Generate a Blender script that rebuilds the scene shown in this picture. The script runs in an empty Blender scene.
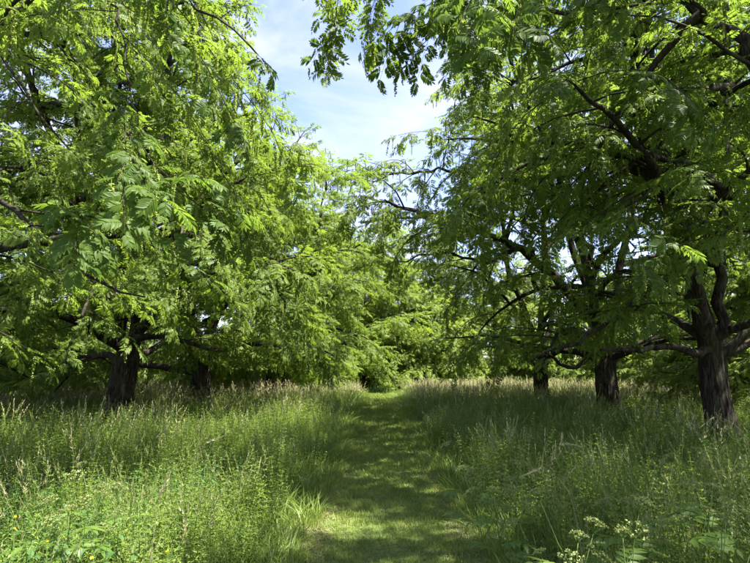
import bpy, bmesh, math, random
import numpy as np
from mathutils import Vector, Matrix, Euler, noise

R = math.radians
scene = bpy.context.scene
COL = scene.collection

# ------------------------------------------------------------------ camera
CAM = Vector((-0.10, 0.0, 1.60))
PITCH, YAW, FPX = 10.0, 0.5, 526.0
cd = bpy.data.cameras.new('camera'); cam = bpy.data.objects.new('camera', cd); COL.objects.link(cam)
cam.location = CAM; cam.rotation_euler = (R(90 + PITCH), 0, R(YAW))
cd.sensor_width = 36; cd.lens = FPX / 750 * 36; cd.clip_start = 0.05; cd.clip_end = 2000
scene.camera = cam
CROT = Euler((R(90 + PITCH), 0, R(YAW))).to_matrix()

def px(u, v, y):
    """world point at forward distance y that the photograph shows at pixel (u, v)"""
    d = CROT @ Vector(((u - 375) / FPX, (281.5 - v) / FPX, -1))
    return CAM + d * (y / d.y)

# ------------------------------------------------------------------ sky and sun
SUN_EL, SUN_AZ = 63.0, 112.0          # azimuth clockwise from +Y (view direction); 90 = right
w = bpy.data.worlds.new('World'); scene.world = w; w.use_nodes = True
nt = w.node_tree; N = nt.nodes; N.clear()
out = N.new('ShaderNodeOutputWorld'); bg = N.new('ShaderNodeBackground'); bg.inputs['Strength'].default_value = 0.085
sky = N.new('ShaderNodeTexSky'); sky.sky_type = 'NISHITA'; sky.sun_disc = False
sky.sun_elevation = R(SUN_EL); sky.sun_rotation = R(SUN_AZ); sky.air_density = 1.0; sky.dust_density = 0.4; sky.ozone_density = 3.2
tc = N.new('ShaderNodeTexCoord'); mp = N.new('ShaderNodeMapping'); mp.inputs['Scale'].default_value = (2.2, 1.1, 3.4)
mp.inputs['Rotation'].default_value = (0.2, 0.5, 0.5); mp.inputs['Location'].default_value = (0.35, 0.2, 0.1)
nz = N.new('ShaderNodeTexNoise'); nz.inputs['Scale'].default_value = 1.7; nz.inputs['Detail'].default_value = 8; nz.inputs['Roughness'].default_value = 0.58; nz.inputs['Distortion'].default_value = 0.5
cr = N.new('ShaderNodeValToRGB'); cr.color_ramp.elements[0].position = 0.39; cr.color_ramp.elements[1].position = 0.78
cr.color_ramp.elements[0].color = (0.0, 0.0, 0.0, 1); cr.color_ramp.elements[1].color = (0.95, 0.95, 0.95, 1)
mx = N.new('ShaderNodeMix'); mx.data_type = 'RGBA'; mx.inputs['B'].default_value = (2.9, 2.9, 3.35, 1)
L = nt.links.new
L(tc.outputs['Generated'], mp.inputs['Vector']); L(mp.outputs['Vector'], nz.inputs['Vector']); L(nz.outputs['Fac'], cr.inputs['Fac'])
L(cr.outputs['Color'], mx.inputs['Factor']); tn = N.new('ShaderNodeMix'); tn.data_type = 'RGBA'; tn.blend_type = 'MULTIPLY'; tn.inputs['Factor'].default_value = 1; tn.inputs['B'].default_value = (1.12, 0.93, 1.02, 1)
L(sky.outputs['Color'], tn.inputs['A']); L(tn.outputs['Result'], mx.inputs['A']); L(mx.outputs['Result'], bg.inputs['Color']); L(bg.outputs['Background'], out.inputs['Surface'])

sl = bpy.data.lights.new('sun', 'SUN'); sun = bpy.data.objects.new('sun', sl); COL.objects.link(sun)
sl.energy = 5.0; sl.angle = R(0.53); sl.color = (1.0, 0.955, 0.88)
az, el = R(SUN_AZ), R(SUN_EL)
sdir = Vector((math.sin(az) * math.cos(el), math.cos(az) * math.cos(el), math.sin(el)))
sun.rotation_euler = (-sdir).to_track_quat('-Z', 'Y').to_euler(); sun.location = sdir * 60
vs = scene.view_settings
vs.view_transform = 'Standard'; vs.look = 'None'; vs.gamma = 1; vs.use_curve_mapping = False; vs.exposure = 2.45
scene.cycles.max_bounces = 5; scene.cycles.diffuse_bounces = 4; scene.cycles.glossy_bounces = 2
scene.cycles.transmission_bounces = 4; scene.cycles.transparent_max_bounces = 2
scene.cycles.use_denoising = True; scene.cycles.sample_clamp_indirect = 4.0
scene.cycles.use_adaptive_sampling = False
scene.cycles.denoising_input_passes = 'RGB_ALBEDO_NORMAL'

# ------------------------------------------------------------------ helpers
def link(o, parent=None):
    COL.objects.link(o)
    if parent is not None: o.parent = parent
    return o

def tag(o, label=None, cat=None, group=None, kind=None):
    if label: o['label'] = label
    if cat: o['category'] = cat
    if group: o['group'] = group
    if kind: o['kind'] = kind
    return o

def thing(name, loc, label, cat, group=None, rz=0.0):
    o = bpy.data.objects.new(name, None); o.empty_display_size = 0.2; o.location = loc; o.rotation_euler = (0, 0, rz)
    COL.objects.link(o); return tag(o, label, cat, group)

class MB:
    """collects vertices and faces"""
    def __init__(s): s.v = []; s.f = []; s.m = []
    def add(s, v, f, m=0):
        b = len(s.v); s.v.extend(tuple(p) for p in v); s.f.extend(tuple(i + b for i in q) for q in f); s.m.extend([m] * len(f))
    def mesh(s, name, mats, smooth=True):
        me = bpy.data.meshes.new(name); me.from_pydata(s.v, [], s.f)
        for m in mats: me.materials.append(m)
        me.polygons.foreach_set('material_index', s.m)
        if smooth: me.polygons.foreach_set('use_smooth', [True] * len(s.f))
        me.update(); return me
    def build(s, name, mats, parent=None, smooth=True):
        if not isinstance(mats, (list, tuple)): mats = [mats]
        return link(bpy.data.objects.new(name, s.mesh(name, mats, smooth)), parent)
    def tube(s, pts, rad, sides=6, m=0, bark=None, cap=True):
        pts = [Vector(p) for p in pts]; n = len(pts); vv = []; ff = []
        t = (pts[1] - pts[0]).normalized(); a = t.orthogonal().normalized()
        for i, p in enumerate(pts):
            t = (pts[min(i + 1, n - 1)] - pts[max(i - 1, 0)]).normalized()
            a = (a - t * a.dot(t)); a = a.normalized() if a.length > 1e-6 else t.orthogonal().normalized()
            b = t.cross(a)
            for k in range(sides):
                an = 2 * math.pi * k / sides
                d = a * math.cos(an) + b * math.sin(an)
                r = rad[i] * (bark(an, i, p, d) if bark else 1.0)
                vv.append(p + d * r)
        for i in range(n - 1):
            for k in range(sides):
                k2 = (k + 1) % sides
                ff.append((i * sides + k, i * sides + k2, (i + 1) * sides + k2, (i + 1) * sides + k))
        if cap: ff.append(tuple((n - 1) * sides + k for k in range(sides)))
        s.add(vv, ff, m)

# ------------------------------------------------------------------ materials
def new_mat(name):
    m = bpy.data.materials.new(name); m.use_nodes = True; m.node_tree.nodes.clear()
    return m, m.node_tree.nodes, m.node_tree.links.new

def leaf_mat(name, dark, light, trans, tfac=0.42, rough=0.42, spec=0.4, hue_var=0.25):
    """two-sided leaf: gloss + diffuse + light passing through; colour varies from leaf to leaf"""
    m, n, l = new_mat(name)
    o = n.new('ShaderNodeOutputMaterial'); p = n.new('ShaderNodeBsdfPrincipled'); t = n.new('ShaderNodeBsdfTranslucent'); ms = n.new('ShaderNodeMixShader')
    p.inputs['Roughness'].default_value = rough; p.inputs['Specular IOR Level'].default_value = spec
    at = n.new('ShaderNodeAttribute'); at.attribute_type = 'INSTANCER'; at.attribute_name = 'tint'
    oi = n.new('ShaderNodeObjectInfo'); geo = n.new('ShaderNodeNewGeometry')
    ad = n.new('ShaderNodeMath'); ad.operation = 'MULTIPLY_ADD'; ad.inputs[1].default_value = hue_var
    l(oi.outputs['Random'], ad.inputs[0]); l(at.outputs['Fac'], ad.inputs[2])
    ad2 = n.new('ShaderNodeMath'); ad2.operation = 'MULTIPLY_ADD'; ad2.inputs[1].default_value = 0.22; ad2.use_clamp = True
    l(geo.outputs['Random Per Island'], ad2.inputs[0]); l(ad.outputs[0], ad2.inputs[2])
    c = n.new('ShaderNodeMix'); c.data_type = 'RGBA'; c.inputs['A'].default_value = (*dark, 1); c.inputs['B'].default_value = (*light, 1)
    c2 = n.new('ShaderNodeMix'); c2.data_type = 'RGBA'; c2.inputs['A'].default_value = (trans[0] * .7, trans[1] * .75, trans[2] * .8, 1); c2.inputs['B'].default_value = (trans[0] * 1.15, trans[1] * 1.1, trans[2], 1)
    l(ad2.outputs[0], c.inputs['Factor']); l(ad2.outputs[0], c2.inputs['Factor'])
    l(c.outputs['Result'], p.inputs['Base Color']); l(c2.outputs['Result'], t.inputs['Color'])
    ms.inputs[0].default_value = tfac
    l(p.outputs[0], ms.inputs[1]); l(t.outputs[0], ms.inputs[2]); l(ms.outputs[0], o.inputs['Surface'])
    return m

def bark_mat(name, a, b, scale=1.0, bump=0.6):
    m, n, l = new_mat(name)
    o = n.new('ShaderNodeOutputMaterial'); p = n.new('ShaderNodeBsdfPrincipled'); p.inputs['Roughness'].default_value = 0.9; p.inputs['Specular IOR Level'].default_value = 0.15
    tc = n.new('ShaderNodeTexCoord'); mp = n.new('ShaderNodeMapping'); mp.inputs['Scale'].default_value = (11 * scale, 11 * scale, 1.7 * scale)
    nz = n.new('ShaderNodeTexNoise'); nz.inputs['Scale'].default_value = 1.6; nz.inputs['Detail'].default_value = 7; nz.inputs['Roughness'].default_value = 0.65; nz.inputs['Distortion'].default_value = 0.8
    nz2 = n.new('ShaderNodeTexNoise'); nz2.inputs['Scale'].default_value = 2.3; nz2.inputs['Detail'].default_value = 4
    r = n.new('ShaderNodeValToRGB'); r.color_ramp.elements[0].position = 0.42; r.color_ramp.elements[1].position = 0.72
    r.color_ramp.elements[0].color = (*a, 1); r.color_ramp.elements[1].color = (*b, 1)
    mo = n.new('ShaderNodeMix'); mo.data_type = 'RGBA'; mo.inputs['B'].default_value = (0.065, 0.078, 0.035, 1)
    rm = n.new('ShaderNodeMapRange'); rm.inputs['From Min'].default_value = 0.5; rm.inputs['From Max'].default_value = 0.75; rm.inputs['To Max'].default_value = 0.55
    bu = n.new('ShaderNodeBump'); bu.inputs['Strength'].default_value = bump; bu.inputs['Distance'].default_value = 0.06
    l(tc.outputs['Object'], mp.inputs['Vector']); l(mp.outputs['Vector'], nz.inputs['Vector']); l(tc.outputs['Object'], nz2.inputs['Vector'])
    l(nz.outputs['Fac'], r.inputs['Fac']); l(nz2.outputs['Fac'], rm.inputs['Value']); l(r.outputs['Color'], mo.inputs['A']); l(rm.outputs['Result'], mo.inputs['Factor'])
    l(mo.outputs['Result'], p.inputs['Base Color']); l(nz.outputs['Fac'], bu.inputs['Height']); l(bu.outputs[0], p.inputs['Normal']); l(p.outputs[0], o.inputs['Surface'])
    return m

def soil_mat(name, cols, scale, bump=0.4):
    m, n, l = new_mat(name)
    o = n.new('ShaderNodeOutputMaterial'); p = n.new('ShaderNodeBsdfPrincipled'); p.inputs['Roughness'].default_value = 1.0; p.inputs['Specular IOR Level'].default_value = 0.1
    tc = n.new('ShaderNodeTexCoord'); nz = n.new('ShaderNodeTexNoise'); nz.inputs['Scale'].default_value = scale; nz.inputs['Detail'].default_value = 9; nz.inputs['Roughness'].default_value = 0.7
    r = n.new('ShaderNodeValToRGB'); e = r.color_ramp.elements; e[0].position = 0.3; e[0].color = (*cols[0], 1); e[1].position = 0.7; e[1].color = (*cols[-1], 1)
    for i, c in enumerate(cols[1:-1]):
        q = e.new(0.3 + 0.4 * (i + 1) / (len(cols) - 1)); q.color = (*c, 1)
    nf = n.new('ShaderNodeTexNoise'); nf.inputs['Scale'].default_value = 90; nf.inputs['Detail'].default_value = 4
    bu = n.new('ShaderNodeBump'); bu.inputs['Strength'].default_value = bump; bu.inputs['Distance'].default_value = 0.02
    l(tc.outputs['Object'], nz.inputs['Vector']); l(tc.outputs['Object'], nf.inputs['Vector']); l(nz.outputs['Fac'], r.inputs['Fac'])
    l(r.outputs['Color'], p.inputs['Base Color']); l(nf.outputs['Fac'], bu.inputs['Height']); l(bu.outputs[0], p.inputs['Normal']); l(p.outputs[0], o.inputs['Surface'])
    return m

M = {}
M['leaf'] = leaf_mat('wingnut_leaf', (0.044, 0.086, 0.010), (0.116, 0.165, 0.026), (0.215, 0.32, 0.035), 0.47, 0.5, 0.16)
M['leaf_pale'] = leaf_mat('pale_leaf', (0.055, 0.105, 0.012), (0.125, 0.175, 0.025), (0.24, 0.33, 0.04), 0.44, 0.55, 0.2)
M['catkin'] = leaf_mat('catkin', (0.22, 0.30, 0.07), (0.32, 0.38, 0.11), (0.36, 0.44, 0.10), 0.35, 0.6, 0.2)
M['bark'] = bark_mat('wingnut_bark', (0.008, 0.006, 0.004), (0.080, 0.065, 0.048))
M['branch'] = bark_mat('branch_bark', (0.014, 0.011, 0.008), (0.052, 0.042, 0.030), 2.0, 0.3)
M['grass'] = leaf_mat('meadow_grass', (0.055, 0.110, 0.014), (0.135, 0.185, 0.034), (0.22, 0.32, 0.04), 0.32, 0.5, 0.3)
M['herb'] = leaf_mat('herb_leaf', (0.055, 0.112, 0.016), (0.140, 0.192, 0.036), (0.23, 0.34, 0.04), 0.40, 0.5, 0.35)
M['nettle'] = leaf_mat('nettle_leaf', (0.035, 0.085, 0.018), (0.065, 0.125, 0.030), (0.16, 0.28, 0.03), 0.3, 0.45, 0.45)
M['seed'] = leaf_mat('grass_seed_head', (0.29, 0.27, 0.14), (0.47, 0.42, 0.25), (0.38, 0.36, 0.18), 0.25, 0.8, 0.1)
M['seed_green'] = leaf_mat('green_seed_head', (0.12, 0.15, 0.05), (0.22, 0.23, 0.10), (0.24, 0.28, 0.08), 0.3, 0.8, 0.1)
M['turf'] = leaf_mat('mown_grass', (0.075, 0.128, 0.018), (0.185, 0.222, 0.045), (0.26, 0.34, 0.04), 0.25, 0.55, 0.25)
M['straw'] = leaf_mat('dry_clipping', (0.16, 0.14, 0.075), (0.30, 0.26, 0.15), (0.22, 0.2, 0.1), 0.2, 0.8, 0.1)
M['umbel'] = leaf_mat('umbel_fruit', (0.18, 0.22, 0.07), (0.31, 0.33, 0.13), (0.28, 0.31, 0.10), 0.3, 0.7, 0.15)
M['yellow'] = leaf_mat('buttercup_petal', (0.70, 0.55, 0.01), (0.80, 0.66, 0.02), (0.8, 0.6, 0.02), 0.25, 0.3, 0.5)
M['soil'] = soil_mat('meadow_soil', [(0.035, 0.040, 0.016), (0.055, 0.075, 0.020), (0.075, 0.085, 0.030)], 1.3)
M['path'] = soil_mat('mown_path', [(0.055, 0.075, 0.022), (0.075, 0.110, 0.025), (0.110, 0.120, 0.045)], 3.0)

# ------------------------------------------------------------------ instanced stuff
def proto(name, mb, mats, smooth=True):
    return bpy.data.objects.new(name, mb.mesh(name, mats, smooth))      # source shape only, not placed in the scene

def scatter_group(name, protos):
    ng = bpy.data.node_groups.new(name, 'GeometryNodeTree')
    ng.interface.new_socket('Geometry', in_out='INPUT', socket_type='NodeSocketGeometry')
    ng.interface.new_socket('Geometry', in_out='OUTPUT', socket_type='NodeSocketGeometry')
    n, l = ng.nodes, ng.links.new
    gi, go = n.new('NodeGroupInput'), n.new('NodeGroupOutput')
    jn = n.new('GeometryNodeJoinGeometry'); ip = n.new('GeometryNodeInstanceOnPoints')
    for p in protos:
        oi = n.new('GeometryNodeObjectInfo'); oi.inputs['Object'].default_value = p; oi.inputs['As Instance'].default_value = False
        g2 = n.new('GeometryNodeGeometryToInstance'); l(oi.outputs['Geometry'], g2.inputs[0]); l(g2.outputs[0], jn.inputs[0])
    def attr(nm, ty):
        a = n.new('GeometryNodeInputNamedAttribute'); a.data_type = ty; a.inputs['Name'].default_value = nm
        return next(s for s in a.outputs if s.enabled and s.name == 'Attribute')
    l(gi.outputs[0], ip.inputs['Points']); l(jn.outputs[0], ip.inputs['Instance']); ip.inputs['Pick Instance'].default_value = True
    l(attr('pick', 'INT'), ip.inputs['Instance Index']); l(attr('rot', 'FLOAT_VECTOR'), ip.inputs['Rotation']); l(attr('scl', 'FLOAT_VECTOR'), ip.inputs['Scale'])
    l(ip.outputs[0], go.inputs[0])
    return ng

def scatter_mesh(name, P, rot, scl, pick, tint):
    P = np.asarray(P, np.float32).reshape(-1, 3); n = len(P)
    me = bpy.data.meshes.new(name); me.vertices.add(n); me.vertices.foreach_set('co', P.ravel())
    scl = np.asarray(scl, np.float32)
    if scl.ndim == 1: scl = np.repeat(scl[:, None], 3, 1)
    for nm, ty, d, key in (('rot', 'FLOAT_VECTOR', np.asarray(rot, np.float32), 'vector'), ('scl', 'FLOAT_VECTOR', scl, 'vector'),
                           ('pick', 'INT', np.asarray(pick, np.int32), 'value'), ('tint', 'FLOAT', np.asarray(tint, np.float32), 'value')):
        me.attributes.new(nm, ty, 'POINT').data.foreach_set(key, np.ascontiguousarray(d).ravel())
    me.update(); return me

def scatter(name, group, P, rot, scl, pick, tint, parent=None):
    o = link(bpy.data.objects.new(name, scatter_mesh(name, P, rot, scl, pick, tint)), parent)
    md = o.modifiers.new('scatter', 'NODES'); md.node_group = group; o['kind'] = 'stuff'
    return o

# ------------------------------------------------------------------ ground and path
def zground(x, y):
    h = 0.10 * noise.noise(Vector((x * 0.06, y * 0.06, 3.1))) * min(1.0, max(0.0, abs(x) - 1.2) / 6)
    return h
def path_cx(y): return 0.05 * math.sin(y * 0.23 + 0.6) * min(1, y / 8)
def path_hw(y, side):
    return 0.86 + 0.05 * noise.noise(Vector((y * 0.55, side * 9.0, 0.3))) + 0.03 * noise.noise(Vector((y * 2.1, side * 5.0, 1.3))) + 0.012 * max(0, y - 12)

mb = MB()
xs = sorted(set([-400, -250, -150, -100, -70] + [i * 2.0 for i in range(-25, 26)] + [70, 100, 150, 250, 400]))
ys = sorted(set([-300, -150, -80, -40] + [i * 2.0 for i in range(-10, 46)] + [110, 150, 200, 300, 450, 700]))
mb.add([(x, y, zground(x, y)) for y in ys for x in xs],
       [(j * len(xs) + i, j * len(xs) + i + 1, (j + 1) * len(xs) + i + 1, (j + 1) * len(xs) + i) for j in range(len(ys) - 1) for i in range(len(xs) - 1)])
ground = mb.build('ground', M['soil']); tag(ground, kind='structure')
mb = MB(); yy = [-6 + 0.25 * i for i in range(0, 4 * 54)]
for y in yy:
    c = path_cx(y)
    mb.v += [(c - path_hw(y, -1), y, 0.006), (c, y, 0.016), (c + path_hw(y, 1), y, 0.006)]
for i in range(len(yy) - 1):
    for k in (0, 1): mb.f.append((i * 3 + k, i * 3 + k + 1, (i + 1) * 3 + k + 1, (i + 1) * 3 + k)); mb.m.append(0)
path = mb.build('path', M['path']); tag(path, kind='structure')

# ------------------------------------------------------------------ leaf shapes
def leaflet(mb, base, d, up, ln, wd, rows, m=0, fold=0.25, curl=0.15):
    """one lance-shaped leaflet, folded along its midrib, tip curling down"""
    d = d.normalized(); s = d.cross(up).normalized(); u = s.cross(d).normalized()
    prof = {1: [(0.45, 1.0)], 2: [(0.28, 0.92), (0.66, 0.74)], 3: [(0.16, .72), (0.42, 1.0), (0.74, .62)]}[rows]
    v = [base]; f = []
    for t, wk in prof:
        c = base + d * (ln * t) - u * (curl * ln * t * t)
        v += [c + s * (wd * .5 * wk) + u * (fold * wd * .5 * wk), c, c - s * (wd * .5 * wk) + u * (fold * wd * .5 * wk)]
    v.append(base + d * ln - u * (curl * ln)); tip = len(v) - 1
    f += [(0, 2, 1), (0, 3, 2)]
    for r in range(len(prof) - 1):
        a = 1 + 3 * r; b = a + 3
        f += [(a, a + 1, b + 1, b), (a + 1, a + 2, b + 2, b + 1)]
    a = 1 + 3 * (len(prof) - 1); f += [(a, a + 1, tip), (a + 1, a + 2, tip)]
    mb.add(v, f, m)

def compound_leaf(mb, M4, rng, ln=0.36, pairs=7, rows=1, rachis=True, droop=0.5):
    """pinnate wingnut leaf: rachis along +X, leaflets in pairs, under matrix M4"""
    rot = M4.to_3x3(); pts = []; p = Vector((0, 0, 0)); a = rng.uniform(0.0, 0.25); yw = 0
    n = pairs + 1; bend = rng.uniform(-.25, .25)
    for i in range(n + 1):
        pts.append(p.copy()); st = ln / n * (1.5 if i == 0 else 0.95)
        aa = a - droop * i / n; yw = bend * i / n
        p = p + Vector((math.cos(aa) * math.cos(yw), math.cos(aa) * math.sin(yw), math.sin(aa))) * st
    W = [M4 @ q for q in pts]
    for i in range(1, n + 1):
        t = i / n; d = (pts[i] - pts[i - 1]).normalized(); up = Vector((-d.z, 0, d.x)).normalized() if abs(d.x) > .05 else Vector((0, 0, 1))
        up = (up + Vector((0, rng.uniform(-.1, .1), 0))).normalized(); s = d.cross(up).normalized()
        ll = ln * 0.335 * (0.62 + 0.75 * math.sin(math.pi * (0.18 + 0.72 * t))) * rng.uniform(.88, 1.1)
        if i == n:
            leaflet(mb, W[i], rot @ d, rot @ up, ll, ll * .34, rows); break
        for sg in (-1, 1):
            an = R(rng.uniform(50, 66) - 14 * t)
            dd = d * math.cos(an) + s * (sg * math.sin(an)) - up * rng.uniform(.02, .3)
            leaflet(mb, W[i], rot @ dd, rot @ (up + s * sg * rng.uniform(-.2, .3)), ll, ll * .38, rows)
    if rachis: mb.tube(W[:-1] + [W[-1]], [0.0026 - 0.0014 * i / n for i in range(n + 1)], 3, 1, cap=False)

def mat_dir(p, d, up):
    x = Vector(d).normalized(); y = Vector(up).cross(x)
    y = y.normalized() if y.length > 1e-4 else x.orthogonal().normalized()
    z = x.cross(y)
    return Matrix(((x.x, y.x, z.x, p[0]), (x.y, y.y, z.y, p[1]), (x.z, y.z, z.z, p[2]), (0, 0, 0, 1)))

def make_spray(seed, ln=0.95, nl=9):
    """a twig and the places of its leaves: [(matrix, size)]"""
    rng = random.Random(seed); pts = []; p = Vector((0, 0, 0)); yaw = 0; pit = rng.uniform(.0, .15); lv = []
    for i in range(7):
        pts.append(p.copy()); yaw += rng.uniform(-.14, .14); pit -= rng.uniform(.02, .12)
        p = p + Vector((math.cos(pit) * math.cos(yaw), math.cos(pit) * math.sin(yaw), math.sin(pit))) * ln / 6
    for k in range(nl):
        t = 0.12 + 0.88 * k / (nl - 1); i = min(5, int(t * 6)); f = t * 6 - i
        q = pts[i].lerp(pts[i + 1], f); tw = (pts[i + 1] - pts[i]).normalized()
        sg = 1 if k % 2 else -1
        an = R(rng.uniform(40, 75)) * sg if k < nl - 1 else R(rng.uniform(-15, 15))
        d = Matrix.Rotation(an, 3, 'Z') @ tw; d.z += rng.uniform(-.45, .25)
        lv.append((mat_dir(q, d, (rng.uniform(-.45, .45), rng.uniform(-.45, .45), 1)), rng.uniform(.62, 1.18)))
    pos = np.array([m.translation for m, _ in lv]); rot = np.array([m.to_3x3() for m, _ in lv]); sz = np.array([z for _, z in lv])
    return dict(twig=[pts[0], pts[2], pts[4], pts[6]], pos=pos, rot=rot, sz=sz)
SPRAYS = [make_spray(100 + i, rng_l, 9) for i, rng_l in enumerate((0.85, .95, 1.05, .9, 1.0, .8))]

def leaf_protos(name, mats, ln, pairs, rows, n, seed):
    o = []
    for i in range(n):
        rng = random.Random(seed + i); mb = MB(); compound_leaf(mb, Matrix.Identity(4), rng, ln, pairs + i % 2, rows, True, .25 + .7 * i / n)
        o.append(proto(name, mb, mats))
    return o
G_SPRAY = scatter_group('leaf_scatter', leaf_protos('wingnut_leaf', [M['leaf'], M['branch']], .36, 5, 1, 6, 100))
G_PALE = scatter_group('pale_leaf_scatter', leaf_protos('pale_leaf', [M['leaf_pale'], M['branch']], .34, 5, 1, 4, 200))
LEAF_MESH = [o.data for o in leaf_protos('leaf', [M['leaf'], M['branch']], .37, 7, 3, 6, 300)]
def eul(m):
    return np.stack([np.arctan2(m[:, 2, 1], m[:, 2, 2]), np.arcsin(np.clip(-m[:, 2, 0], -1, 1)), np.arctan2(m[:, 1, 0], m[:, 0, 0])], 1)

def make_catkin(seed, ln):
    rng = random.Random(seed); mb = MB(); n = 26; pts = []; p = Vector((0, 0, 0)); dx = rng.uniform(-.25, .25)
    for i in range(n + 1):
        pts.append(p.copy()); p = p + Vector((dx * (1 - i / n), rng.uniform(-.05, .05), -1)).normalized() * ln / n
    mb.tube(pts[::2], [.0022] * len(pts[::2]), 3, 0, cap=False)
    for i in range(2, n + 1):
        for k in range(3):
            a = rng.uniform(0, 6.28); d = Vector((math.cos(a), math.sin(a), rng.uniform(-.6, .2)))
            s = Vector((-math.sin(a), math.cos(a), 0)); r = rng.uniform(.012, .017) * (1 if i < n - 2 else .7)
            q = pts[i]; mb.add([q, q + d * r + s * r * .9, q + d * r * 1.3 - Vector((0, 0, r * .6)), q + d * r - s * r * .9], [(0, 1, 2), (0, 2, 3)], 0)
    return mb
CATKINS = [proto('catkin', make_catkin(400 + i, .26 + .05 * i), [M['catkin']]) for i in range(4)]
G_CATKIN = scatter_group('catkins', CATKINS)

# ------------------------------------------------------------------ trees
def nz2(x, y, f, s): return noise.noise(Vector((x * f, y * f, s)))
def grow(rng, p, az, elev, ln, droop, step=0.5, wander=0.10, power=1.3):
    n = max(3, int(ln / step)); st = ln / n; pts = [Vector(p)]; ph = rng.uniform(0, 6)
    for i in range(n):
        t = (i + 1) / n; az += rng.gauss(0, wander)
        if rng.random() < .13: az += rng.gauss(0, .34); elev += rng.gauss(0, .16)
        e = elev - droop * t ** power + 0.10 * math.sin(ph + i * 0.9) + rng.gauss(0, .04)
        e = max(-1.35, min(1.5, e))
        pts.append(pts[-1] + Vector((math.cos(e) * math.cos(az), math.cos(e) * math.sin(az), math.sin(e))) * st)
    return pts

def along(pts, t):
    x = t * (len(pts) - 1); i = min(len(pts) - 2, int(x)); return pts[i].lerp(pts[i + 1], x - i), (pts[i + 1] - pts[i]).normalized()

def smooth_pts(ctrl, step=0.35, rng=None, jit=0.04):
    """Catmull-Rom through hand-set points"""
    c = [Vector(p) for p in ctrl]; c = [c[0] * 2 - c[1]] + c + [c[-1] * 2 - c[-2]]; o = []
    for i in range(1, len(c) - 2):
        n = max(2, int((c[i + 1] - c[i]).length / step))
        for k in range(n):
            t = k / n; a, b, d, e = c[i - 1], c[i], c[i + 1], c[i + 2]
            p = 0.5 * ((2 * b) + (d - a) * t + (2 * a - 5 * b + 4 * d - e) * t * t + (3 * b - a - 3 * d + e) * t ** 3)
            if rng and o: p = p + Vector((rng.gauss(0, jit), rng.gauss(0, jit), rng.gauss(0, jit)))
            o.append(p)
    o.append(c[-2]); return o

def length(pts): return sum((pts[i + 1] - pts[i]).length for i in range(len(pts) - 1))

def clear_way(p):
    """the open way along the path: no twigs in the arch over it, nor high up where the two rows do not meet"""
    j = .45 * noise.noise(Vector((p.x * .6, p.y * .35, p.z * .6)))
    hw, zc = (3.1, 4.9) if p.y < 24 else (2.3, 3.4)
    if p.y > 41: return p.z > .6
    if p.z < zc and abs(p.x) < hw * math.sqrt(1 - (max(p.z, 0) / zc) ** 2) + j: return False
    z0 = 8.8 if p.y < 16 else 10.2
    if p.z > z0 + j and p.y < 31 and (-3.5 if p.y > 12 else -2.0) - 1.5 * j - .08 * (p.z - 8.8) < p.x < 2.1 + .08 * (p.z - 8.8) + 1.5 * j: return False
    if (p - CAM).length < 3.9: return False
    return p.z > .55

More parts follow.
